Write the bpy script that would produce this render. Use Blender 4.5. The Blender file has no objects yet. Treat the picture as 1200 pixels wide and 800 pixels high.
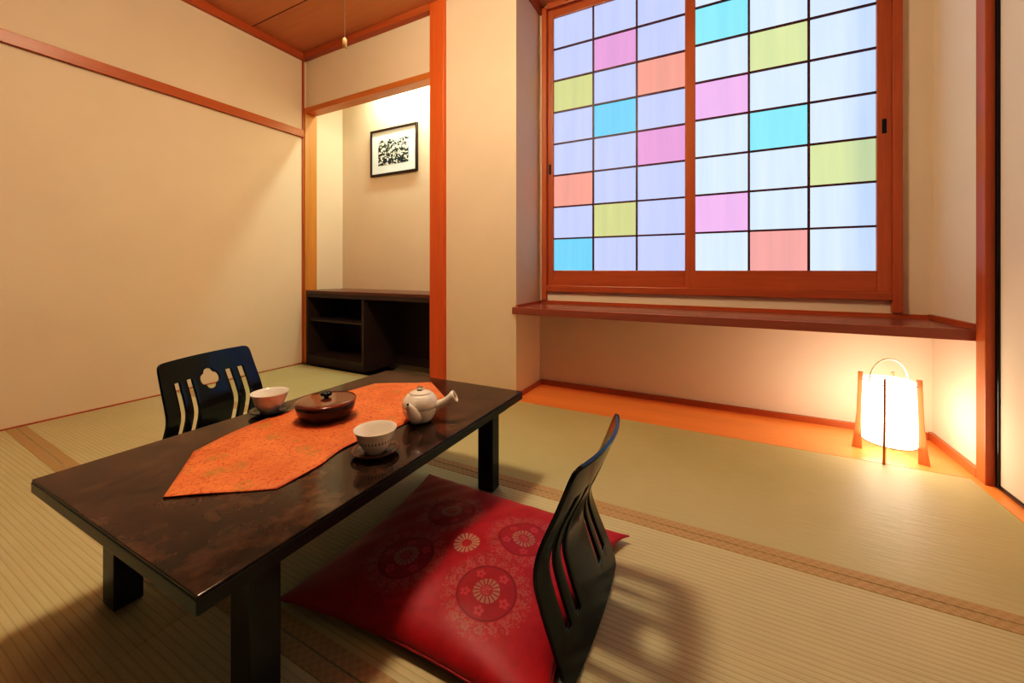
import bpy, bmesh, math, random
from mathutils import Vector, Matrix
C = bpy.context.scene.collection
PI = math.pi
random.seed(4)

# ------------------------------------------------------------------ materials
def srgb(r, g, b):
    f = lambda c: (c/255/12.92) if c/255 <= .04045 else ((c/255+.055)/1.055)**2.4
    return (f(r), f(g), f(b), 1)

class NT:
    """small helper that writes maths as shader nodes"""
    def __init__(s, name):
        s.m = bpy.data.materials.new(name); s.m.use_nodes = True
        s.t = s.m.node_tree; s.b = s.t.nodes['Principled BSDF']
    def n(s, typ, **kw):
        x = s.t.nodes.new(typ)
        for k, v in kw.items(): setattr(x, k, v)
        return x
    def link(s, a, b): s.t.links.new(a, b)
    def m_(s, op, a, b=None, c=None, clamp=False):
        x = s.n('ShaderNodeMath', operation=op); x.use_clamp = clamp
        for i, v in enumerate((a, b, c)):
            if v is None: continue
            if isinstance(v, (int, float)): x.inputs[i].default_value = v
            else: s.link(v, x.inputs[i])
        return x.outputs[0]
    def mix(s, fac, a, b, mode='MIX'):
        x = s.n('ShaderNodeMix', data_type='RGBA', blend_type=mode)
        for k, v in ((0, fac), (6, a), (7, b)):
            if isinstance(v, (int, float, tuple)): x.inputs[k].default_value = v
            else: s.link(v, x.inputs[k])
        return x.outputs[2]
    def coord(s, scale=(1, 1, 1), which='Object'):
        tc = s.n('ShaderNodeTexCoord'); mp = s.n('ShaderNodeMapping')
        mp.inputs['Scale'].default_value = scale
        s.link(tc.outputs[which], mp.inputs[0]); return mp.outputs[0]
    def noise(s, co, scale, detail=4, rough=.55):
        x = s.n('ShaderNodeTexNoise'); x.inputs['Scale'].default_value = scale
        x.inputs['Detail'].default_value = detail; x.inputs['Roughness'].default_value = rough
        s.link(co, x.inputs['Vector']); return x.outputs['Fac']
    def ramp(s, fac, stops):
        x = s.n('ShaderNodeValToRGB'); e = x.color_ramp.elements
        e[0].position, e[0].color = stops[0]; e[1].position, e[1].color = stops[-1]
        for p, c in stops[1:-1]:
            q = e.new(p); q.color = c
        s.link(fac, x.inputs[0]); return x.outputs[0]
    def bump(s, h, strength=.2, dist=.002):
        x = s.n('ShaderNodeBump'); x.inputs['Strength'].default_value = strength
        x.inputs['Distance'].default_value = dist
        s.link(h, x.inputs['Height']); s.link(x.outputs[0], s.b.inputs['Normal'])
    def set(s, **kw):
        for k, v in kw.items():
            i = s.b.inputs[k.replace('_', ' ')]
            if isinstance(v, (int, float, tuple)): i.default_value = v
            else: s.link(v, i)
        return s

def k(c, f): return (c[0]*f, c[1]*f, c[2]*f, 1)

def mottled(name, col, rough=.5, var=.12, scale=6, bump=.1, stretch=(1, 1, 1), spec=.5, coat=0):
    t = NT(name); co = t.coord(stretch)
    f = t.noise(co, scale, 6)
    t.set(Base_Color=t.ramp(f, [(.3, k(col, 1-var)), (.7, k(col, 1+var))]), Roughness=rough)
    t.b.inputs['Specular IOR Level'].default_value = spec
    t.b.inputs['Coat Weight'].default_value = coat
    if bump: t.bump(t.noise(co, scale*18, 3), bump, .001)
    return t.m

def wood(name, col, axis, rough=.35, var=.22, scale=14, spec=.5):
    st = [1, 1, 1]; st['xyz'.index(axis)] = .05
    t = NT(name); co = t.coord(tuple(st))
    f = t.noise(co, scale, 8, .65); g = t.noise(co, scale*7, 3)
    h = t.m_('ADD', t.m_('MULTIPLY', f, .7), t.m_('MULTIPLY', g, .3))
    t.set(Base_Color=t.ramp(h, [(.32, k(col, 1-var)), (.5, col), (.68, k(col, 1+var*.8))]), Roughness=rough)
    t.b.inputs['Specular IOR Level'].default_value = spec
    t.bump(g, .08, .0008); return t.m

def emit(name, col, st, noise=.0, scale=3):
    t = NT(name)
    t.set(Base_Color=(.0, .0, .0, 1), Roughness=.6); t.b.inputs['Emission Strength'].default_value = st
    if noise:
        co = t.coord(); f = t.noise(co, scale, 3)
        t.set(Emission_Color=t.ramp(f, [(.3, k(col, 1-noise)), (.7, k(col, 1+noise*.6))]))
    else: t.set(Emission_Color=col)
    return t.m

M = {}
WALL = (.74, .585, .42, 1)
M['wall'] = mottled('plaster_cream', WALL, .9, .03, 2.5, .12, spec=.15)
M['wall_bay'] = mottled('plaster_bay', (.78, .66, .52, 1), .9, .03, 2.5, .12, spec=.15)
M['fusuma'] = mottled('fusuma_paper', (.74, .63, .50, 1), .85, .02, 2, .06, spec=.15)
M['dark_wall'] = mottled('unseen_wall_dark', (.04, .04, .045, 1), .6, .1, 4, .1)  # front wall out of view, darkened to cut bounced fill light
RED = (.44, .11, .03, 1)
M['trimx'] = wood('trim_wood_x', RED, 'x'); M['trimy'] = wood('trim_wood_y', RED, 'y'); M['trimz'] = wood('trim_wood_z', RED, 'z')
M['post'] = wood('post_wood', (.60, .12, .026, 1), 'z', .3, .12)
M['jamb'] = wood('jamb_wood', (.55, .22, .05, 1), 'z', .4)
M['lintel'] = wood('lintel_wood', (.52, .16, .035, 1), 'x', .4)
M['frx'] = wood('window_wood_x', (.46, .125, .04, 1), 'x', .33); M['frz'] = wood('window_wood_z', (.46, .125, .04, 1), 'z', .33)
M['muntin'] = wood('muntin_wood', (.10, .022, .02, 1), 'z', .5)
M['sill'] = wood('sill_wood', (.30, .10, .055, 1), 'x', .25, .15)
M['board'] = wood('floor_board_wood', (.88, .29, .075, 1), 'x', .28, .12, 9)
M['ceil'] = wood('ceiling_wood', (.56, .24, .10, 1), 'x', .5, .10, 7)
M['ceilseam'] = wood('ceiling_seam', (.12, .04, .02, 1), 'x', .6)
M['black'] = mottled('black_lacquer', (.006, .006, .007, 1), .16, .1, 5, 0, spec=.5)
M['blackmat'] = mottled('black_lacquer_satin', (.010, .009, .010, 1), .35, .1, 5, 0, spec=.4)
M['cab'] = wood('cabinet_wood', (.075, .034, .024, 1), 'x', .4, .25, 8, .35)
M['cabtop'] = wood('cabinet_top_wood', (.13, .045, .025, 1), 'x', .3, .2, 8)
M['leg'] = mottled('table_leg_lacquer', (.010, .010, .012, 1), .25, .1, 5, 0)
M['ceramic'] = mottled('white_glaze', (.82, .76, .68, 1), .14, .03, 30, .02)
M['ink'] = mottled('black_glaze', (.012, .012, .014, 1), .3, .1, 20, 0)
M['saucer'] = mottled('red_brown_lacquer', (.11, .02, .009, 1), .22, .04, 20, 0)
M['saucerdark'] = mottled('dark_lacquer', (.02, .010, .008, 1), .18, .2, 20, 0)
M['boxbody'] = mottled('box_lacquer', (.055, .007, .004, 1), .16, .15, 12, 0, coat=.4)
M['boxlid'] = mottled('box_lid_lacquer', (.15, .028, .010, 1), .2, .15, 12, 0, coat=.4)
M['cord'] = mottled('white_cord', (.8, .72, .6, 1), .7, .05, 60, 0)
M['knob'] = mottled('cream_plastic', (.85, .65, .30, 1), .4, .03, 40, 0)
M['mat_board'] = mottled('picture_mount', (.80, .86, .88, 1), .8, .02, 9, 0)
M['pframe'] = mottled('picture_frame_wood', (.03, .012, .008, 1), .35, .2, 12, 0)
M['lampleg'] = wood('lamp_leg_wood', (.45, .15, .05, 1), 'z', .4)
M['lampring'] = mottled('lamp_ring', (.22, .08, .03, 1), .5, .1, 20, 0)
M['lamphandle'] = mottled('lamp_handle', (.95, .85, .65, 1), .5, .04, 20, 0)
M['lampshade'] = emit('glowing_lamp_paper', (1, .79, .56, 1), 12.5, .03, 30)
M['floorbase'] = mottled('underfloor', (.3, .2, .1, 1), .9)
M['brocade_edge'] = mottled('runner_back_cloth', (.45, .05, .01, 1), .8)

# tatami weave: ribs run along the mat's local x
def tatami(name, cA, cB, per=.0135):
    t = NT(name); tc = t.n('ShaderNodeTexCoord'); sp = t.n('ShaderNodeSeparateXYZ'); t.link(tc.outputs['Object'], sp.inputs[0])
    y = sp.outputs[1]; x = sp.outputs[0]
    rib = t.m_('ABSOLUTE', t.m_('SINE', t.m_('MULTIPLY', y, PI/per)))
    line = t.m_('POWER', t.m_('SUBTRACT', 1.0, rib), 4.0)
    co = t.coord((6, 160, 1)); fine = t.noise(co, 1.0, 3)
    big = t.noise(t.coord((1, 1, 1)), 2.2, 3)
    c = t.ramp(big, [(.3, cA), (.7, cB)])
    c = t.mix(t.m_('MULTIPLY', line, .35), c, (.10, .055, .018, 1))
    c = t.mix(t.m_('MULTIPLY', t.m_('SUBTRACT', fine, .35), .5, clamp=True), c, (.28, .20, .09, 1))
    t.set(Base_Color=c, Roughness=.55); t.b.inputs['Specular IOR Level'].default_value = .3
    w = t.m_('ADD', t.m_('MULTIPLY', rib, .6), t.m_('MULTIPLY', fine, .5))
    t.bump(w, .25, .0015); return t.m
M['tatami'] = tatami('tatami_weave', (.52, .46, .27, 1), (.58, .51, .30, 1))
def smooth_tatami(name, cA, cB):
    t = NT(name); big = t.noise(t.coord((1, 1, 1)), 2.2, 3); fine = t.noise(t.coord((14, 90, 1)), 1, 4)
    c = t.ramp(big, [(.3, cA), (.7, cB)])
    c = t.mix(t.m_('MULTIPLY', fine, .25), c, (.30, .22, .08, 1))
    t.set(Base_Color=c, Roughness=.5); t.b.inputs['Specular IOR Level'].default_value = .35
    t.bump(fine, .5, .002); return t.m
M['tatami_far'] = smooth_tatami('tatami_weave_fine', (.44, .40, .20, 1), (.51, .45, .24, 1))
def heri():
    t = NT('tatami_border_cloth'); co = t.coord((60, 60, 1), 'Object')
    v = t.n('ShaderNodeTexChecker'); v.inputs['Scale'].default_value = 1.6; t.link(co, v.inputs[0])
    v.inputs[1].default_value = (.40, .26, .12, 1); v.inputs[2].default_value = (.45, .30, .145, 1)
    t.set(Base_Color=v.outputs[0], Roughness=.75); t.bump(v.outputs[1], .2, .0006); return t.m
M['heri'] = heri()

# table top : mottled brown under a clear gloss
def tabletop():
    t = NT('mottled_brown_lacquer'); co = t.coord((1, 1, 1))
    a = t.noise(co, 13, 6, .6); b = t.noise(co, 45, 5, .6)
    h = t.m_('ADD', t.m_('MULTIPLY', a, .65), t.m_('MULTIPLY', b, .35))
    t.set(Base_Color=t.ramp(h, [(.38, (.024, .010, .006, 1)), (.5, (.050, .022, .012, 1)), (.63, (.088, .040, .022, 1))]),
          Roughness=.11)
    t.b.inputs['Specular IOR Level'].default_value = .30
    return t.m
M['tabletop'] = tabletop()

# orange brocade
def brocade():
    t = NT('orange_brocade'); co = t.coord()
    n1 = t.noise(co, 55, 2, .5); n2 = t.noise(co, 95, 4, .7); n3 = t.noise(co, 13, 2, .5)
    vo = t.n('ShaderNodeTexVoronoi'); vo.inputs['Scale'].default_value = 14; t.link(co, vo.inputs['Vector'])
    vine = t.m_('LESS_THAN', t.m_('ABSOLUTE', t.m_('SUBTRACT', n1, .5)), .016)
    spot = t.m_('MULTIPLY', t.m_('LESS_THAN', vo.outputs['Distance'], .33), t.m_('GREATER_THAN', n2, .51))
    c = t.ramp(n3, [(.3, (.66, .160, .050, 1)), (.7, (.80, .225, .075, 1))])
    c = t.mix(t.m_('MULTIPLY', vine, .75), c, (.45, .07, .014, 1))
    c = t.mix(t.m_('MULTIPLY', spot, .75), c, (.40, .22, .05, 1))
    t.set(Base_Color=c, Roughness=.55); t.b.inputs['Specular IOR Level'].default_value = .3
    t.bump(n2, .3, .001); return t.m
M['brocade'] = brocade()

# red cushion cloth with four woven medallions and a small centre flower (object coordinates, metres)
def cushion_cloth():
    t = NT('red_medallion_cloth'); tc = t.n('ShaderNodeTexCoord'); sp = t.n('ShaderNodeSeparateXYZ'); t.link(tc.outputs['Object'], sp.inputs[0])
    X, Y = sp.outputs[0], sp.outputs[1]
    ax = t.m_('SUBTRACT', t.m_('ABSOLUTE', X), .108); ay = t.m_('SUBTRACT', t.m_('ABSOLUTE', Y), .088)
    def polar(x, y):
        r = t.m_('SQRT', t.m_('ADD', t.m_('MULTIPLY', x, x), t.m_('MULTIPLY', y, y)))
        return r, t.m_('ARCTAN2', y, x)
    r, a = polar(ax, ay); rc, ac = polar(X, Y)
    def band(v, lo, hi): return t.m_('MULTIPLY', t.m_('GREATER_THAN', v, lo), t.m_('LESS_THAN', v, hi))
    def petals(an, n, ph=0): return t.m_('ABSOLUTE', t.m_('SINE', t.m_('ADD', t.m_('MULTIPLY', an, n/2), ph)))
    nz = t.noise(t.coord(), 210, 4, .75); nm = t.noise(t.coord(), 60, 2)
    # outer floral ring
    edge = t.m_('ADD', .090, t.m_('MULTIPLY', petals(a, 26), .006))
    ring = t.m_('MULTIPLY', t.m_('GREATER_THAN', r, .064), t.m_('LESS_THAN', r, edge))
    ringp = t.m_('MULTIPLY', ring, t.m_('GREATER_THAN', t.m_('ADD', nz, t.m_('MULTIPLY', petals(a, 34), .12)), .56))
    line = band(r, .0590, .0615)
    disc = t.m_('LESS_THAN', r, .060)
    # blossoms : fold the angle into n sectors and draw a five-petalled flower in each
    def flowers(n, rad, size, ph):
        sec = 2*PI/n
        af = t.m_('SUBTRACT', t.m_('FLOORED_MODULO', t.m_('ADD', a, ph+20*PI), sec), sec/2)
        fx = t.m_('SUBTRACT', t.m_('MULTIPLY', r, t.m_('COSINE', af)), rad); fy = t.m_('MULTIPLY', r, t.m_('SINE', af))
        rb, ab = polar(fx, fy)
        lim = t.m_('ADD', size*.62, t.m_('MULTIPLY', t.m_('ABSOLUTE', t.m_('SINE', t.m_('MULTIPLY', ab, 2.5))), size*.42))
        return t.m_('MULTIPLY', t.m_('LESS_THAN', rb, lim), t.m_('GREATER_THAN', rb, size*.28))
    blos = flowers(5, .044, .0105, .5)
    oflo = flowers(18, .077, .0088, 0); ofl2 = flowers(22, .0665, .0048, .1)
    ringp = t.m_('MULTIPLY', ring, t.m_('MAXIMUM', t.m_('MULTIPLY', oflo, t.m_('GREATER_THAN', nz, .42)), t.m_('MAXIMUM', ofl2, t.m_('GREATER_THAN', nz, .54))))
    # daisy of petals
    dz = t.m_('MULTIPLY', band(r, .013, .028), t.m_('GREATER_THAN', t.m_('ADD', petals(a, 16), t.m_('MULTIPLY', t.m_('SUBTRACT', r, .013), 16)), .62))
    cz = t.m_('MULTIPLY', band(rc, .012, .031), t.m_('GREATER_THAN', petals(ac, 16), .45))
    heart = t.m_('MULTIPLY', t.m_('LESS_THAN', r, .011), t.m_('GREATER_THAN', nz, .48))
    base = t.ramp(nm, [(.3, (.34, .006, .010, 1)), (.7, (.42, .009, .014, 1))])
    c = t.mix(t.m_('MULTIPLY', disc, .5), base, (.26, .004, .008, 1))
    c = t.mix(t.m_('MULTIPLY', ringp, .60), c, (.40, .13, .09, 1))
    c = t.mix(t.m_('MULTIPLY', line, .8), c, (.12, .002, .004, 1))
    c = t.mix(t.m_('MULTIPLY', blos, .7), c, (.52, .06, .06, 1))
    c = t.mix(t.m_('MULTIPLY', dz, .8), c, (.36, .19, .12, 1))
    c = t.mix(t.m_('MULTIPLY', cz, .85), c, (.42, .27, .17, 1))
    c = t.mix(t.m_('MULTIPLY', heart, .6), c, (.45, .12, .08, 1))
    t.set(Base_Color=c, Roughness=.48); t.b.inputs['Specular IOR Level'].default_value = .35
    t.b.inputs['Sheen Weight'].default_value = .15
    t.bump(t.m_('ADD', t.m_('MULTIPLY', nz, .4), t.m_('ADD', t.m_('MULTIPLY', ringp, .5), dz)), .3, .0012); return t.m
M['cushion'] = cushion_cloth()
M['cushion_side'] = mottled('red_cushion_side_cloth', (.34, .006, .010, 1), .55, .1, 20, .1)

def print_art():
    t = NT('ink_print'); tc = t.n('ShaderNodeTexCoord'); sp = t.n('ShaderNodeSeparateXYZ'); t.link(tc.outputs['Object'], sp.inputs[0])
    co = t.coord((1, 1, 1.25)); n = t.noise(co, 36, 3, .6); n2 = t.noise(co, 75, 2)
    thr = t.m_('ADD', .475, t.m_('MULTIPLY', t.m_('ADD', sp.outputs[2], .02), .45))
    blob = t.m_('GREATER_THAN', t.m_('ADD', t.m_('MULTIPLY', n, .8), t.m_('MULTIPLY', n2, .2)), thr)
    c = t.mix(blob, (.74, .74, .68, 1), (.02, .02, .02, 1)); t.set(Base_Color=c, Roughness=.8); return t.m
M['print'] = print_art()

# ------------------------------------------------------------------ geometry helpers
def obj(name, bm, mat, parent=None, smooth=False, bev=0, seg=2, loc=None):
    me = bpy.data.meshes.new(name); bmesh.ops.recalc_face_normals(bm, faces=bm.faces); bm.to_mesh(me); bm.free()
    for m in (mat if isinstance(mat, (list, tuple)) else [mat]): me.materials.append(m)
    o = bpy.data.objects.new(name, me); C.objects.link(o)
    if smooth:
        for p in me.polygons: p.use_smooth = True
    if parent: o.parent = parent
    if loc: o.location = loc
    if bev:
        b = o.modifiers.new('bevel', 'BEVEL'); b.width = bev; b.segments = seg; b.limit_method = 'ANGLE'; b.angle_limit = .6
    return o
def tag(o, label, cat, group=None):
    o['label'] = label; o['category'] = cat
    if group: o['group'] = group
    return o
def thing(name, label, cat, loc=(0, 0, 0), rotz=0, group=None):
    o = bpy.data.objects.new(name, None); C.objects.link(o); o.empty_display_size = .1
    o.location = loc; o.rotation_euler = (0, 0, rotz); return tag(o, label, cat, group)
def box(bm, x0, x1, y0, y1, z0, z1, mi=0):
    v = [bm.verts.new((x, y, z)) for x in (x0, x1) for y in (y0, y1) for z in (z0, z1)]
    for f in ((0, 1, 3, 2), (4, 6, 7, 5), (0, 4, 5, 1), (2, 3, 7, 6), (0, 2, 6, 4), (1, 5, 7, 3)):
        bm.faces.new([v[i] for i in f]).material_index = mi
    return v
def B(*bs):
    bm = bmesh.new()
    for b in bs: box(bm, *b)
    return bm
def lathe(pts, n=48, close=True):
    bm = bmesh.new(); rings = []
    for r, z in pts:
        if r < 1e-6: rings.append([bm.verts.new((0, 0, z))])
        else: rings.append([bm.verts.new((r*math.cos(2*PI*i/n), r*math.sin(2*PI*i/n), z)) for i in range(n)])
    for a, b in zip(rings, rings[1:]):
        for i in range(n):
            j = (i+1) % n
            if len(a) == 1 and len(b) == 1: continue
            if len(a) == 1: bm.faces.new((a[0], b[i], b[j]))
            elif len(b) == 1: bm.faces.new((a[i], a[j], b[0]))
            else: bm.faces.new((a[i], a[j], b[j], b[i]))
    return bm
def tube(bm, pts, rad, n=12, caps=True):
    pts = [Vector(p) for p in pts]; rings = []
    up = Vector((0, 0, 1)); prev = None
    for i, p in enumerate(pts):
        d = (pts[min(i+1, len(pts)-1)] - pts[max(i-1, 0)]).normalized()
        if prev is None:
            a = d.cross(up)
            if a.length < .1: a = d.cross(Vector((1, 0, 0)))
        else: a = prev - d*prev.dot(d)
        a.normalize(); prev = a; b = d.cross(a)
        r = rad[i] if isinstance(rad, (list, tuple)) else rad
        rings.append([bm.verts.new(p + r*(a*math.cos(2*PI*q/n) + b*math.sin(2*PI*q/n))) for q in range(n)])
    for r0, r1 in zip(rings, rings[1:]):
        for i in range(n): bm.faces.new((r0[i], r0[(i+1) % n], r1[(i+1) % n], r1[i]))
    if caps: bm.faces.new(rings[0][::-1]); bm.faces.new(rings[-1])
    return bm
def struct(name, bm, mat, parent=None, bev=0):
    o = obj(name, bm, mat, parent, bev=bev)
    if parent is None: o['kind'] = 'structure'
    return o

# ------------------------------------------------------------------ camera
cam = bpy.data.cameras.new('camera'); co = bpy.data.objects.new('camera', cam); C.objects.link(co)
co.location = (0, 0, .73); co.rotation_euler = (PI/2, 0, .481)
cam.sensor_width = 36; cam.lens = 465/1200*36; cam.shift_y = -84/1200; cam.clip_start = .02
bpy.context.scene.camera = co

# ------------------------------------------------------------------ the room
XL, XR, YB, YW, YF, H = -2.884, .812, 2.008, 2.344, -1.7, 2.41
struct('floor', B((XL-.1, XR+.2, YF-.1, 2.6, -.10, -.052)), M['floorbase'])
struct('ceiling', B((XL-.1, XR+.2, YF-.1, 2.6, H, H+.06)), M['ceil'])
bm = bmesh.new()
for y in (1.60, .69, -.22, -1.13): box(bm, XL, XR, y-.003, y+.003, H-.0015, H+.01)
struct('trim_1', bm, M['ceilseam'])
struct('wall_left', B((XL-.1, XL, YF, 2.5, -.06, H)), M['wall'])
struct('wall_front', B((XL-.1, XR+.2, YF-.1, YF, -.06, H)), M['dark_wall'])
# back wall: above the niche, and the pier between niche and bay
struct('wall_back', B((XL, -1.56, YB+.012, YB+.06, 1.985, H), (-1.56, -1.021, YB, YW+.14, -.06, H)), M['wall'])
# the niche
struct('wall_niche', B((-2.884, -1.56, 2.36, 2.42, -.06, H), (-1.58, -1.559, YB+.05, 2.36, -.06, H), (XL-.02, XL+.002, YB+.09, 2.36, -.06, H)), M['wall'])
struct('trim_2', B((XL, -2.862, 1.996, 2.098, 0, 1.955)), M['jamb'])                      # niche left jamb
struct('trim_3', B((XL, -1.62, 1.998, 2.085, 1.952, 1.992)), M['lintel'], bev=.002)        # lintel
struct('trim_4', B((-1.62, -1.511, 1.978, 2.09, 0, H)), M['post'], bev=.004)               # alcove post
struct('trim_5', B((XL, XL+.012, 1.984, 1.998, 0, H)), M['trimz'])                          # corner bead
# window bay
struct('wall_bay', B((-1.021, XR+.06, YW, YW+.06, -.06, .60), (-1.021, -.985, YW, YW+.06, .6, H), (.69, XR+.06, YW, YW+.06, .6, H), (-1.021, XR, YW, YW+.06, 2.40, H)), M['wall_bay'])
struct('wall_bay_side', B((XR, XR+.06, 1.985, YW+.06, -.06, H)), M['wall_bay'])
struct('wall_right', B((XR+.06, XR+.12, YF, 1.99, -.06, H)), M['wall'])
struct('trim_6', B((.797, .87, 1.928, 1.985, 0, H)), M['trimz'], bev=.003)                  # right post
# ceiling edge trims
struct('trim_7', B((XL, XL+.03, YF, YB, 2.358, H)), M['trimy'], bev=.002)
struct('trim_8', B((XL+.03, -1.62, 1.975, YB+.012, 2.365, H)), M['trimx'], bev=.002)
struct('trim_9', B((-1.021, -.999, 1.99, YW, 2.36, H), (.79, XR, 1.99, YW, 2.36, H)), M['trimy'])
struct('trim_10', B((XL, XL+.022, YF, 1.99, 1.758, 1.816)), M['trimy'], bev=.002)           # rail on the left wall
# skirtings
struct('baseboard_back', B((-1.005, .797, YW-.014, YW, 0, .030)), M['trimx'], bev=.002)
struct('baseboard_bay_left', B((-1.021, -1.007, 1.998, YW, 0, .026)), M['trimy'], bev=.002)
struct('baseboard_bay_right', B((.797, XR, 1.985, YW, 0, .034)), M['trimy'], bev=.002)
struct('baseboard_left', B((XL, XL+.006, YF, 1.99, 0, .007)), M['trimy'])
# wooden floor board in the bay + door threshold
struct('floor_board', B((-1.021, XR, 1.972, YW, -.05, .001)), M['board'], bev=.001)
struct('trim_11', B((.779, .86, YF, 1.972, -.05, .002)), M['board'])
# window shelf
struct('trim_12', B((-1.035, .806, 1.982, 2.06, .480, .519), (-1.02, .81, 2.05, YW, .480, .519)), M['sill'], bev=.003)
struct('trim_13', B((-1.02, .797, YW-.014, YW, .519, .536), (-1.02, -1.008, 2.0, YW, .519, .532), (.797, XR, 1.985, YW, .519, .538)), M['trimx'])

# fusuma on the right
door = struct('door_1', B((.826, .848, YF, 1.915, .012, H-.02)), M['fusuma'])
obj('door_frame', B((.820, .852, 1.912, 1.930, .004, H), (.820, .852, YF, 1.912, .004, .016)), M['black'], door, bev=.002)

# ------------------------------------------------------------------ window of coloured paper
win = struct('window_1', B((-1.000, -.968, 2.322, YW+.05, .540, 2.39), (.676, .711, 2.320, YW+.05, .540, 2.41)), M['frz'], bev=.003)
obj('window_rail', B((-.968, .676, 2.322, YW+.05, .594, .632), (-.968, .676, 2.322, YW+.05, 2.375, 2.41)), M['frx'], win, bev=.003)
def paper(name, col, st):
    t = NT(name); t.set(Base_Color=(0, 0, 0, 1), Roughness=.7); t.b.inputs['Emission Strength'].default_value = st
    f = t.noise(t.coord((16, 1, 1.0)), 1.2, 3)
    c = t.ramp(f, [(.3, (col[0]*.90, col[1]*.93, col[2]*.98, 1)), (.7, k(col, 1.03))])
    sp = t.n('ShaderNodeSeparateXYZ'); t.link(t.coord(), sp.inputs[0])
    e = t.m_('MULTIPLY', t.m_('SUBTRACT', sp.outputs[0], .50), 14, clamp=True)  # shade of the frame behind, painted into the paper's glow towards the right
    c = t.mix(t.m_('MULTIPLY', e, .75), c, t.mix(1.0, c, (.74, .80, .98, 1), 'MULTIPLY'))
    t.set(Emission_Color=c); return t.m
def sash(x0, x1, gx0, gx1, y, yp, cells, white, hx, colk):
    fr = obj('sash_frame', B((x0, gx0, y, y+.022, .632, 2.375), (gx1, x1, y, y+.022, .632, 2.375)), M['frz'], win, bev=.002)
    obj('sash_rail', B((gx0, gx1, y+.001, y+.021, .632, .726), (gx0, gx1, y+.001, y+.021, 2.325, 2.375)), M['frx'], fr, bev=.002)
    bm = bmesh.new(); w = (gx1-gx0)/3; hh = .2
    for c in (1, 2): box(bm, gx0+c*w-.0048, gx0+c*w+.0048, y+.005, y+.016, .726, 2.325)
    for r in range(1, 8): box(bm, gx0, gx1, y+.006, y+.015, .726+r*hh-.0048, .726+r*hh+.0048)
    obj('muntin_grid', bm, M['muntin'], fr)
    order = ['w', 'c', 'm', 'y', 'o']
    bm = bmesh.new()
    for r in range(8):
        for c in range(3):
            mi = order.index(cells.get((c, r), 'w'))
            vs = [bm.verts.new(p) for p in ((gx0+c*w, y+.016, .726+r*hh), (gx0+c*w+w, y+.016, .726+r*hh), (gx0+c*w+w, y+.016, .726+r*hh+hh), (gx0+c*w, y+.016, .726+r*hh+hh))]
            bm.faces.new(vs).material_index = mi
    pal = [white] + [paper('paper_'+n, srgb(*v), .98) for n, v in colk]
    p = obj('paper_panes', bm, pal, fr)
    obj('finger_pull', B((hx-.008, hx+.008, y-.0015, y+.004, 1.335, 1.40)), M['blackmat'], fr, bev=.002)
K1 = [('cyan', (130, 220, 255)), ('magenta', (240, 165, 222)), ('yellow', (220, 222, 145)), ('orange', (255, 166, 148))]
K2 = [('cyan_bright', (150, 243, 255)), ('magenta_bright', (250, 190, 245)), ('yellow_bright', (226, 238, 168)), ('orange_bright', (255, 172, 165))]
sash(-.968, -.117, -.931, -.165, 2.349, 0, {(0, 0): 'c', (1, 1): 'y', (0, 2): 'o', (2, 3): 'm', (1, 4): 'c', (0, 5): 'y', (2, 5): 'o', (1, 6): 'm'}, paper('paper_lavender', srgb(200, 210, 252), 1.03), -.953, K1)
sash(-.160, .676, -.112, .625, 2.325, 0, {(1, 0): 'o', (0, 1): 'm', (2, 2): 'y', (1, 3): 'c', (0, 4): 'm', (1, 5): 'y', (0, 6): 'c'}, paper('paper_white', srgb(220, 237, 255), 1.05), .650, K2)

# ------------------------------------------------------------------ tatami mats
G = 'tatami mats covering the floor'
def mat(x0, x1, y0, y1, label, tilt=0, m='tatami', t2=None, edges=(1, 1)):
    if t2 is None: t2 = tilt
    cx, cy = (x0+x1)/2, (y0+y1)/2
    o = thing('tatami_mat', label, 'mat', (cx, cy, 0), 0, G)
    def slab(a0, a1, z0, z1, eps=.0008):   # a0/a1 : functions of x giving y
        bm = bmesh.new(); vs = []
        for x in (x0+eps, x1-eps):
            for f in (a0, a1):
                for z in (z0, z1): vs.append(bm.verts.new((x-cx, f(x)-cy, z)))
        for f in ((0, 1, 3, 2), (4, 6, 7, 5), (0, 4, 5, 1), (2, 3, 7, 6), (0, 2, 6, 4), (1, 5, 7, 3)): bm.faces.new([vs[i] for i in f])
        return bm
    lo = lambda x: y0 - tilt*(x+.85) + .0005
    hi = lambda x: y1 - t2*(x+.85) - .0005
    obj('mat_surface', slab(lo, hi, -.05, 0), M[m], o)
    bw = .031
    if edges[0]: obj('mat_border', slab(lambda x: lo(x)+.001, lambda x: lo(x)+bw, -.02, .0012), M['heri'], o, bev=.0008)
    if edges[1]: obj('mat_border', slab(lambda x: hi(x)-bw, lambda x: hi(x)-.001, -.02, .0012), M['heri'], o, bev=.0008)
SX = -1.0
mat(XL, SX, 1.207, 1.972, 'tatami mat before the dark niche cabinet at the back left', m='tatami_far', edges=(1, 0))
mat(SX, .779, 1.207, 1.972, 'tatami mat along the orange floor board under the window shelf', m='tatami_far', edges=(1, 0))
mat(XL, SX, .498, 1.207, 'tatami mat under the table and the far black chair', tilt=.032, t2=0)
mat(SX, .779, .498, 1.207, 'tatami mat under the red cushion and the near black chair', tilt=.0, t2=0)
mat(XL, SX, -.24, .498, 'tatami mat at the front left, left of the thin seam', tilt=0, t2=.032)
mat(SX, .779, -.24, .498, 'tatami mat in front of the red cushion, under the nearest table leg')
mat(XL, .779, -1.7, -.241, 'tatami mat nearest the viewer, below the front row')

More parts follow.
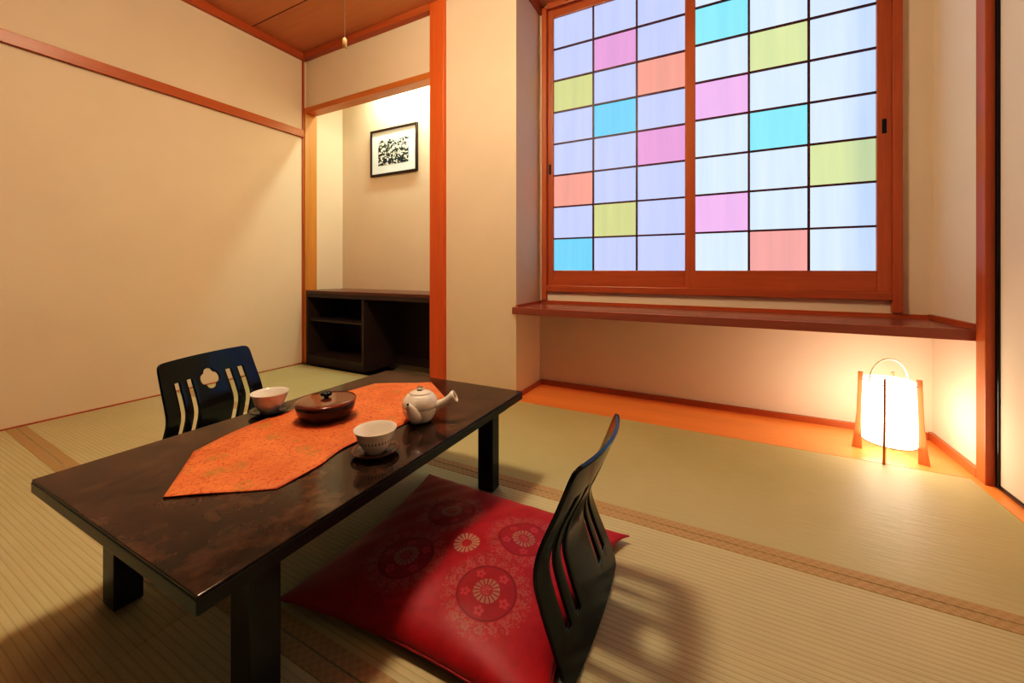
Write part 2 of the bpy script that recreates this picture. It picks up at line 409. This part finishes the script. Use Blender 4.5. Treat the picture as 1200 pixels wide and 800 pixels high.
# ------------------------------------------------------------------ niche cabinet
cab = thing('cabinet', 'low dark brown open cabinet with shelf filling the lit niche', 'cabinet', (-2.24, 2.0, 0))
x0, x1, d = -.618, .618, .355
obj('cabinet_top', B((x0, x1, 0, d, .548, .570)), [M['cabtop']], cab, bev=.002)
obj('side_panel', B((x0, x0+.020, .004, d, 0, .548)), M['cab'], cab, bev=.001)
obj('side_panel', B((x1-.020, x1, .004, d, 0, .548)), M['cab'], cab, bev=.001)
obj('divider', B((-.012, .010, .004, d, 0, .548)), M['cab'], cab, bev=.001)
obj('shelf', B((x0+.02, -.012, .014, d, .334, .350)), M['cab'], cab, bev=.001)
obj('front_rail', B((x0+.02, x1-.02, .003, .02, .518, .548)), M['cab'], cab, bev=.001)
obj('bottom_board', B((x0+.02, -.012, .006, d, .05, .066)), M['cab'], cab)
obj('plinth', B((x0+.02, -.012, .006, .026, 0, .05)), M['cab'], cab, bev=.001)
obj('plinth', B((.010, x1-.02, d-.03, d-.014, 0, .07)), M['cab'], cab, bev=.001)
obj('back_panel', B((x0+.02, x1-.02, d-.012, d-.002, 0, .548)), M['cab'], cab)

# ------------------------------------------------------------------ framed print
pf = thing('framed_picture', 'small black framed ink print hanging in the lit niche', 'picture', (-2.284, 2.36, 1.673))
w, h = .245, .185
obj('frame', B((-w, w, -.022, 0, h-.014, h), (-w, w, -.022, 0, -h, -h+.014), (-w, -w+.014, -.022, 0, -h+.014, h-.014), (w-.014, w, -.022, 0, -h+.014, h-.014)), M['pframe'], pf, bev=.0015)
obj('mount', B((-w+.014, w-.014, -.010, -.002, -h+.014, h-.014)), M['mat_board'], pf)
obj('print', B((-.165, .155, -.0108, -.0102, -.105, .100)), M['print'], pf)

# ------------------------------------------------------------------ ceiling lamp with pull cord
cl = thing('ceiling_lamp', 'square wooden ceiling lamp with a thin white pull cord hanging down', 'lamp', (-1.016, .84, H))
s = .125
obj('lamp_frame', B((-s-.012, s+.012, -s-.012, s+.012, -.03, 0), *[(a*s-.008, a*s+.008, b*s-.008, b*s+.008, -.285, -.03) for a in (-1, 1) for b in (-1, 1)]), M['lintel'], cl, bev=.002)
obj('diffuser', B((-s+.006, s-.006, -s+.006, s-.006, -.272, -.032)), emit('ceiling_lamp_glow', (1, .83, .55, 1), 60), cl)
obj('bottom_diffuser', B((-s+.004, s-.004, -s+.004, s-.004, -.277, -.272)), emit('ceiling_lamp_bottom_glow', (1, .83, .55, 1), 114), cl)
pc = obj('pull_cord', tube(bmesh.new(), [(0, 0, -.277), (0, 0, -.973)], .0012, 6), M['cord'], cl, True)
obj('cord_knob', lathe([(0, -.970), (.004, -.972), (.0065, -.976), (.007, -.998), (.0055, -1.003), (0, -1.004)], 16), M['knob'], pc, True)

# ------------------------------------------------------------------ low table
T = .305
tb = thing('low_table', 'low black lacquer table with a mottled brown glossy top', 'table', (-.920, .7525, .0016), math.radians(.5))
hx, hy = .3155, .4880
obj('tabletop', B((-hx, hx, -hy, hy, T-.0012-.004, T)), M['tabletop'], tb, bev=.0015)
obj('table_edge', B((-hx-.001, hx+.001, -hy-.001, hy+.001, T-.027, T-.0045)), M['leg'], tb, bev=.002)
obj('apron', B((-hx+.03, hx-.03, -hy+.06, -hy+.08, T-.05, T-.027), (-hx+.03, hx-.03, hy-.08, hy-.06, T-.05, T-.027), (-hx+.03, -hx+.045, -hy+.08, hy-.08, T-.05, T-.027), (hx-.045, hx-.03, -hy+.08, hy-.08, T-.05, T-.027)), M['leg'], tb)
for lx0, lx1 in ((-.280, -.222), (.212, .268)):
    for ly0, ly1 in ((-.395, -.345), (.363, .408)):
        obj('leg', B((lx0, lx1, ly0, ly1, 0, T-.027)), M['leg'], tb, bev=.003)

# ------------------------------------------------------------------ brocade runner
rz = T+.0028
def runner():
    L = [(-1.080, .474), (-1.128, .62), (-1.140, .76), (-1.148, .92), (-1.130, 1.066)]
    Rr = [(-.756, .468), (-.762, .56), (-.787, .66), (-.765, .80), (-.765, .93), (-.806, 1.062)]
    def interp(P, t):
        n = len(P)-1; f = t*n; i = min(int(f), n-1); u = f-i
        p0, p1, p2, p3 = P[max(i-1, 0)], P[i], P[i+1], P[min(i+2, n)]
        return tuple(.5*((2*p1[q]) + (-p0[q]+p2[q])*u + (2*p0[q]-5*p1[q]+4*p2[q]-p3[q])*u*u + (-p0[q]+3*p1[q]-3*p2[q]+p3[q])*u**3) for q in (0, 1))
    bm = bmesh.new(); N, K = 40, 14; rows = []
    def zz(x, y): return rz + .0016 + .0007*math.sin(x*31+y*9) + .0005*math.sin(y*37)
    def row(a, b): return [bm.verts.new((a[0]+(b[0]-a[0])*j/K, a[1]+(b[1]-a[1])*j/K, zz(a[0]+(b[0]-a[0])*j/K, a[1]))) for j in range(K+1)]
    tip0, tip1 = (-.912, .352), (-.958, 1.180)
    for i in range(1, 7): rows.append(row([tip0[q]+(L[0][q]-tip0[q])*i/7 for q in (0, 1)], [tip0[q]+(Rr[0][q]-tip0[q])*i/7 for q in (0, 1)]))
    for i in range(N+1): rows.append(row(interp(L, i/N), interp(Rr, i/N)))
    for i in range(6, 0, -1): rows.append(row([tip1[q]+(L[-1][q]-tip1[q])*i/7 for q in (0, 1)], [tip1[q]+(Rr[-1][q]-tip1[q])*i/7 for q in (0, 1)]))
    for a, b in zip(rows, rows[1:]):
        for j in range(K): bm.faces.new((a[j], a[j+1], b[j+1], b[j]))
    t0 = bm.verts.new((*tip0, zz(*tip0))); t1 = bm.verts.new((*tip1, zz(*tip1)))
    for j in range(K):
        bm.faces.new((t0, rows[0][j+1], rows[0][j])); bm.faces.new((t1, rows[-1][j], rows[-1][j+1]))
    c = Vector((-.94, .766, 0))
    for v in bm.verts: v.co -= c
    o = obj('table_runner', bm, [M['brocade'], M['brocade_edge']], smooth=True, loc=c)
    sm = o.modifiers.new('thick', 'SOLIDIFY'); sm.thickness = .0016; sm.offset = -1; sm.material_offset_rim = 1
    return o
tag(runner(), 'orange brocade table runner with pointed ends on the brown table', 'table runner')
RT = rz + .0036   # surface on the runner

# ------------------------------------------------------------------ covered lacquer box
bx = thing('lidded_bowl', 'round red brown lacquer lidded bowl standing on the orange runner', 'bowl', (-.992, .758, RT-.0006), .3)
def lobed(bm, amp=.018, n=5):
    for v in bm.verts:
        a = math.atan2(v.co.y, v.co.x); f = 1 + amp*math.cos(a*n)*min(1, max(0, math.hypot(v.co.x, v.co.y)/.04-.3))
        v.co.x *= f; v.co.y *= f
    return bm
obj('bowl_body', lobed(lathe([(0, 0), (.052, 0), (.060, .0015), (.0665, .006), (.0730, .018), (.0775, .034), (.0785, .0445), (.077, .0445), (.07, .040), (0, .036)], 96)), M['boxbody'], bx, True)
lid = obj('lid', lobed(lathe([(.0770, .0445), (.0800, .0448), (.0805, .0480), (.0785, .0505), (.070, .0522), (.050, .0545), (.02, .0560), (0, .0560)], 96)), M['boxlid'], bx, True)
bm = bmesh.new()
tube(bm, [(0, 0, .055), (0, 0, .062)], .006, 14)
for i in range(5):
    a = 2*PI*i/5; 
    m4 = Matrix.Translation((.0085*math.cos(a), .0085*math.sin(a), .0660)) @ Matrix.Diagonal((.0075, .0075, .0055, 1))
    bmesh.ops.create_uvsphere(bm, u_segments=14, v_segments=8, radius=1, matrix=m4)
bmesh.ops.create_uvsphere(bm, u_segments=12, v_segments=8, radius=1, matrix=Matrix.Translation((0, 0, .0685)) @ Matrix.Diagonal((.005, .005, .004, 1)))
obj('flower_knob', bm, M['black'], lid, True)

# ------------------------------------------------------------------ cups and saucers
def saucer(x, y, z, label, m, g='saucers under the tea cups', s=1):
    t = obj('saucer', lathe([(0, .002), (.020, .002), (.021, 0), (.024, 0), (.026, .003), (.040, .0075), (.052, .012), (.0535, .0135), (.052, .0145), (.038, .0105), (.024, .007), (0, .0065)], 64), m, None, True)
    t.location = (x, y, z); t.scale = (s, s, s); return tag(t, label, 'saucer', g)
def cup(x, y, z, label, s=1, dots=True, g='white tea cups on saucers'):
    e = thing('tea_cup', label, 'cup', (x, y, z), 0, g)
    P = [(0, .0045), (.018, .0045), (.019, 0), (.0225, 0), (.0235, .0045), (.029, .010), (.0355, .022), (.0400, .034), (.0445, .046), (.0475, .0515), (.0478, .0527), (.0468, .0525), (.0430, .0455), (.038, .034), (.033, .022), (.026, .012), (.015, .0085), (0, .008)]
    bm = lathe([(r*s, q*s) for r, q in P], 64)
    obj('cup_body', bm, M['ceramic'], e, True)
    if not dots: return e
    bm = bmesh.new(); n = 34
    for i in range(n):
        a = 2*PI*i/n; r0, r1 = .0370*s, .0396*s; da = .040
        for (rr, q, d2) in ():
            pass
        vs = [bm.verts.new((r*math.cos(a+dd), r*math.sin(a+dd), q)) for r, q, dd in ((.0381*s, .0255*s, 0), (.0396*s, .0285*s, da), (.0407*s, .0325*s, .0), (.0396*s, .0285*s, -da))]
        bm.faces.new(vs)
    obj('dotted_band', bm, M['ink'], e)
    return e
saucer(-.701, .664, T+.0018, 'red brown lacquer saucer under the near right tea cup', M['saucer'])
cup(-.701, .664, T+.0088, 'white tea cup with dotted band, nearer the red cushion')
saucer(-1.176, .708, T+.0018, 'dark lacquer saucer under the tea cup by the far chair', M['saucerdark'], s=1.0)
cup(-1.176, .708, T+.0088, 'plain white tea cup beside the far black chair', s=1.06, dots=False)

# ------------------------------------------------------------------ side-handled teapot (handle to the local +x, spout to -y)
tp = thing('teapot', 'white ceramic side handled teapot at the edge of the runner', 'teapot', (-.742, .866, T+.0056), .48)
prof = [(0, .004), (.026, .004), (.028, .0), (.031, .0), (.0335, .004), (.040, .013), (.0455, .024), (.0480, .034), (.0482, .036), (.0470, .0368), (.0468, .0385), (.0482, .0395), (.0485, .046), (.0470, .056), (.0432, .064), (.037, .0715), (.031, .0755), (.029, .0758), (0, .0758)]
obj('pot_body', lathe(prof, 64), M['ceramic'], tp, True)
ld = obj('lid', lathe([(.0300, .0750), (.0308, .0765), (.027, .0790), (.019, .0818), (.009, .0833), (0, .0837)], 48), M['ceramic'], tp, True)
obj('lid_knob', lathe([(0, .083), (.007, .083), (.0095, .0855), (.0095, .089), (.007, .091), (0, .0915)], 20), M['ceramic'], ld, True)
obj('knob_mark', B((-.0078, .0078, -.0048, .0048, .0905, .0922), (-.0065, .0065, -.0104, -.0094, .0835, .0855)), M['ink'], ld, bev=.0008)
sp_ = obj('spout', tube(bmesh.new(), [(-.004, -.030, .020), (-.008, -.042, .030), (-.012, -.052, .042), (-.015, -.060, .054), (-.017, -.066, .064)], [.0225, .0195, .0145, .0098, .0062], 20), M['ceramic'], tp, True)
obj('spout_opening', tube(bmesh.new(), [(-.0171, -.0663, .0645), (-.0172, -.0667, .0650)], .0036, 14), M['ink'], sp_)
hd = obj('side_handle', tube(bmesh.new(), [(.036, 0, .036), (.048, 0, .041), (.062, -.001, .047), (.076, -.002, .054), (.088, -.003, .061), (.095, -.004, .066), (.099, -.004, .068)], [.0165, .0125, .0112, .0118, .0140, .0168, .0172], 24, False), M['ceramic'], tp, True)
hs = hd.modifiers.new('thick', 'SOLIDIFY'); hs.thickness = .0022; hs.offset = -1

# ------------------------------------------------------------------ floor chairs: one bent shell of black lacquered plywood
def chair(label, loc, rotz, W, Hh, kz, kx, topx, curve, flare, skew=0):
    e = thing('floor_chair', label, 'chair', loc, rotz, None)
    # profile (x, z) from floor to top; +x is behind the sitter
    ctrl = [(0, 0), (kx*.33, kz*.33), (kx*.80, kz*.78), (kx*1.0, kz*1.08), (kx*.85, kz+(Hh-kz)*.30), (kx*.45+topx*.5, kz+(Hh-kz)*.62), (topx, Hh)]
    def prof(t):
        n = len(ctrl)-1; f = min(max(t, 0), 1)*n; i = min(int(f), n-1); u = f-i
        p0, p1, p2, p3 = ctrl[max(i-1, 0)], ctrl[i], ctrl[i+1], ctrl[min(i+2, n)]
        return [.5*((2*p1[q]) + (-p0[q]+p2[q])*u + (2*p0[q]-5*p1[q]+4*p2[q]-p3[q])*u*u + (-p0[q]+3*p1[q]-3*p2[q]+p3[q])*u**3) for q in (0, 1)]
    # height -> t lookup
    tab = [(prof(i/400)[1], i/400) for i in range(401)]
    def t_of(z):
        for (z0, t0), (z1, t1) in zip(tab, tab[1:]):
            if z <= z1: return t0 + (t1-t0)*((z-z0)/(z1-z0) if z1 > z0 else 0)
        return 1
    def pos(y, z):      # y across, z height
        x = prof(t_of(z))[0]; wgt = .35 + .65*z/Hh
        yy = y*(1 + flare*(1-z/Hh)) - skew*z/Hh
        return (x + curve*wgt*(1-(2*y/W)**2), yy, z)
    hw = W/2
    sl = [(.132, .190), (.262, .320), (.680, .738), (.810, .868)]
    q0, q1 = .5-.118, .5+.118
    cols = sorted(set([0, .012, .035, .07, .105] + [v for s_ in sl for v in s_] + [.166, .294, .706, .834, .23, .77, q0, q1] + [q0+(q1-q0)*i/8 for i in range(1, 8)] + [.35, .65, .895, .93, .965, .988, 1]))
    zs0, zs1 = Hh*.165, Hh*.815      # slots from..to
    qz, qh = Hh*.775, W*.118
    zq0, zq1 = qz-qh, qz+qh
    cr = W*.055                      # corner radius
    rows = sorted(set([0, Hh*.01, Hh*.03, Hh*.06, Hh*.11, zs0, Hh*.945, Hh*.975, Hh*.992, Hh] + [zs1, zs0+.004, zs1-.004] + [zq0+(zq1-zq0)*i/8 for i in range(9)] + [zs0+(zs1-zs0)*i/22 for i in range(1, 22)]))
    rr = [rows[0]]
    for z in rows[1:]:
        if z-rr[-1] > .0022 or z in (zs0, zs1, zq0, zq1):
            rr.append(z)
    rows = rr
    bm = bmesh.new(); grid = {}
    def warp(c, z):     # rounded corners
        y = (c-.5)*W
        dx = hw-abs(y)
        for (zc, sgn) in ((Hh, 1), (0, -1)):
            r_ = cr if sgn > 0 else cr*1.35
            dz = (zc-z)*sgn
            if dx < r_ and dz < r_:
                # squeeze corner square onto quarter disc
                a, b = (r_-dx)/r_, (r_-dz)/r_
                m = max(a, b); l = math.hypot(a, b)
                if l > 0:
                    a2, b2 = a/l*m, b/l*m
                    y = math.copysign(hw-r_+a2*r_, y); z = zc - sgn*(r_-b2*r_)
        return y, z
    for i, c in enumerate(cols):
        for j, z in enumerate(rows):
            y, z2 = warp(c, z); grid[i, j] = bm.verts.new(pos(y, z2))
    eps = 1e-6
    zqi = [j for j, z in enumerate(rows) if zq0-eps <= z <= zq1+eps]; cqi = [i for i, c in enumerate(cols) if q0-eps <= c <= q1+eps]
    for i in range(len(cols)-1):
        for j in range(len(rows)-1):
            cm = (cols[i]+cols[i+1])/2; zm = (rows[j]+rows[j+1])/2
            skip = False
            for a, b in sl:
                if a < cm < b and zs0 < zm < zs1:
                    skip = True
            if q0 < cm < q1 and rows[zqi[0]] < zm < rows[zqi[-1]]: skip = True
            if not skip: bm.faces.new((grid[i, j], grid[i+1, j], grid[i+1, j+1], grid[i, j+1]))
    # quatrefoil opening inside the square patch
    i0, i1, j0, j1 = cqi[0], cqi[-1], zqi[0], zqi[-1]
    loop = [(i, j0) for i in range(i0, i1)] + [(i1, j) for j in range(j0, j1)] + [(i, j1) for i in range(i1, i0, -1)] + [(i0, j) for j in range(j1, j0, -1)]
    rings = [[grid[p] for p in loop]]
    cyz = []
    for (i, j) in loop:
        y, z = (cols[i]-.5)*W, rows[j]
        a = math.atan2(z-qz, y); R = W*.092*(1+.16*abs(math.cos(2*a))**.8*1.0 - .06)
        if abs(math.cos(2*a)) < .35: R *= .93
        cyz.append((y, z, R*math.cos(a), qz+R*math.sin(a)))
    for f in (.5, 1.0):
        rings.append([bm.verts.new(pos(y+(oy-y)*f, z+(oz-z)*f)) for y, z, oy, oz in cyz])
    n = len(loop)
    for a, b in zip(rings, rings[1:]):
        for q in range(n): bm.faces.new((a[q], a[(q+1) % n], b[(q+1) % n], b[q]))
    o = obj('backrest', bm, M['black'], e, True)
    s1 = o.modifiers.new('thick', 'SOLIDIFY'); s1.thickness = .0085; s1.offset = 0
    s2 = o.modifiers.new('bevel', 'BEVEL'); s2.width = .0014; s2.segments = 2; s2.limit_method = 'ANGLE'; s2.angle_limit = .9
    # seat board on the floor
    bm = bmesh.new(); outl = []
    Ls, ws, r_ = .40, W*.50, .05
    for (cx, cy, a0) in ((-Ls+r_, ws-r_, 90), (-Ls+r_, -ws+r_, 180)):
        for q in range(9):
            a = math.radians(a0+q*90/8); outl.append((cx+r_*math.cos(a), cy+r_*math.sin(a)))
    outl = [( .004, ws*.86)] + outl + [(.004, -ws*.86)]
    top = [bm.verts.new((x, y, .011)) for x, y in outl]; bot = [bm.verts.new((x, y, .001)) for x, y in outl]
    bm.faces.new(top); bm.faces.new(bot[::-1])
    for q in range(len(outl)): bm.faces.new((top[q], bot[q], bot[(q+1) % len(outl)], top[(q+1) % len(outl)]))
    obj('seat', bm, M['black'], e, bev=.002)
    return e
chair('black lacquered floor chair with slotted back on the red cushion', (-.229, .820, .003), 0, .322, .380, .160, -.064, .008, .026, .11, .002)
chair('black lacquered floor chair with slotted back beyond the table', (-1.726+.0, .80, .003), PI+math.radians(17), .365, .408, .200, -.062, -.004, .026, .16)

# ------------------------------------------------------------------ cushion
def cushion():
    bm = bmesh.new(); N = 56; top = {}; bot = {}
    FL, FR, NL, NR = (-.890, 1.088), (-.214, 1.082), (-.842, .527), (-.222, .560)   # corners (x,y)
    c = Vector((-.5325, .788, 0))
    def plan(u, v):
        # u 0..1 table -> chair back, v 0..1 near -> far ; edges drawn in a little
        x = (NL[0]*(1-u)+NR[0]*u)*(1-v)+(FL[0]*(1-u)+FR[0]*u)*v
        y = (NL[1]*(1-u)+NR[1]*u)*(1-v)+(FL[1]*(1-u)+FR[1]*u)*v
        bu, bv = 4*u*(1-u), 4*v*(1-v)
        x += (1-u)**3*.030*bv - u**3*.052*bv**.6
        y += (1-v)**3*.026*bu - v**3*.026*bu
        return x, y
    for i in range(N+1):
        for j in range(N+1):
            u, v = .5-.5*math.cos(PI*i/N), .5-.5*math.cos(PI*j/N)
            x, y = plan(u, v)
            a = min(1, (4*u*(1-u)))**.42*min(1, (4*v*(1-v)))**.42
            wr = .0035*math.sin(13*x+22*y)*math.sin(9*y-6*x) + .002*math.sin(60*x*y+14*x)
            z = .020+(.060+wr)*a
            top[i, j] = bm.verts.new((x-c.x, y-c.y, z))
            zb = .020 - .006*a if a > 0 else .02
            bot[i, j] = top[i, j] if i in (0, N) or j in (0, N) else bm.verts.new((x-c.x, y-c.y, max(.0125, .020-.02*a)))
    for i in range(N):
        for j in range(N):
            bm.faces.new((top[i, j], top[i+1, j], top[i+1, j+1], top[i, j+1]))
            bm.faces.new((bot[i, j], bot[i, j+1], bot[i+1, j+1], bot[i+1, j]))
    e = thing('floor_cushion', 'large red floor cushion with woven flower medallions beside the table', 'cushion', c)
    obj('cover', bm, M['cushion'], e, True)
    # piping seam round the edge
    pts = [plan(q/40, 0) for q in range(40)] + [plan(1, q/40) for q in range(40)] + [plan(1-q/40, 1) for q in range(40)] + [plan(0, 1-q/40) for q in range(41)]
    obj('seam_piping', tube(bmesh.new(), [(x-c.x, y-c.y, .020) for x, y in pts], .0022, 8), M['cushion_side'], e, True)
cushion()

# ------------------------------------------------------------------ paper floor lamp
lm = thing('floor_lamp', 'glowing white paper floor lamp with wooden legs on the orange board', 'lamp', (.590, 2.062, .001), 0)
rs = .079
obj('lamp_shade', lathe([(rs*1.02, .058), (rs*1.03, .12), (rs*1.01, .20), (rs*.97, .285), (rs*.965, .298)], 64), M['lampshade'], lm, True)
bm = bmesh.new()
def ring(bm, r, z, w): tube(bm, [(r*math.cos(2*PI*i/48), r*math.sin(2*PI*i/48), z) for i in range(49)], w, 8, False)
ring(bm, rs*.985, .289, .0018); obj('hoop', bm, M['lampring'], lm, True)
bm = bmesh.new(); ring(bm, rs*1.03, .058, .0018); obj('hoop', bm, M['lampring'], lm, True)
ang0 = math.atan2(1.960-2.062, .546-.590)
for i in range(4):
    a = ang0 + i*PI/2; bm = bmesh.new(); ca, sa = math.cos(a), math.sin(a); vs = []
    for z, r0, r1 in ((0, rs+.001, rs+.034), (.06, rs+.001, rs+.026), (.15, rs+.0005, rs+.018), (.315, rs-.003, rs+.013)):
        for r in (r0, r1):
            for s in (-.0035, .0035): vs.append(bm.verts.new((r*ca-s*sa, r*sa+s*ca, z)))
    for q in range(3):
        b = q*4
        for f in ((0, 1, 5, 4), (2, 6, 7, 3), (0, 4, 6, 2), (1, 3, 7, 5)): bm.faces.new([vs[b+k_] for k_ in f])
    bm.faces.new([vs[0], vs[2], vs[3], vs[1]]); bm.faces.new([vs[12], vs[13], vs[15], vs[14]])
    obj('leg', bm, M['lampleg'], lm, bev=.001)
hdn = Vector((math.cos(.481), math.sin(.481), 0))
pts = [(hdn.x*rs*.96*math.cos(t), hdn.y*rs*.96*math.cos(t), .292+.088*math.sin(t)) for t in [PI*i/24 for i in range(25)]]
obj('carrying_handle', tube(bmesh.new(), pts, .0033, 10), M['lamphandle'], lm, True)
# ------------------------------------------------------------------ niche light
nl = bpy.data.lights.new('niche_light', 'AREA'); nl.shape = 'RECTANGLE'; nl.size = .8; nl.size_y = .06; nl.energy = 17; nl.color = (.82, 1, .78)
no = bpy.data.objects.new('niche_light', nl); C.objects.link(no); no.location = (-2.0, 2.22, 2.20)
no.rotation_euler = (.45, 0, 0)

# ------------------------------------------------------------------ world and view
wd = bpy.data.worlds.new('world'); bpy.context.scene.world = wd; wd.use_nodes = True
wd.node_tree.nodes['Background'].inputs[0].default_value = (.01, .01, .012, 1)
vs = bpy.context.scene.view_settings; vs.view_transform = 'Standard'; vs.look = 'None'; vs.exposure = 0

vs.use_curve_mapping = True
cm = vs.curve_mapping
for ch, pp in ((0, ((.015, .005), (.05, .020), (.12, .080), (.27, .25), (.40, .40))), (1, ((.015, .0065), (.05, .029), (.12, .101), (.30, .30))), (2, ((.01, .005), (.04, .028), (.1, .09), (.2, .2)))):
    for p_ in pp: cm.curves[ch].points.new(*p_)
cm.update()
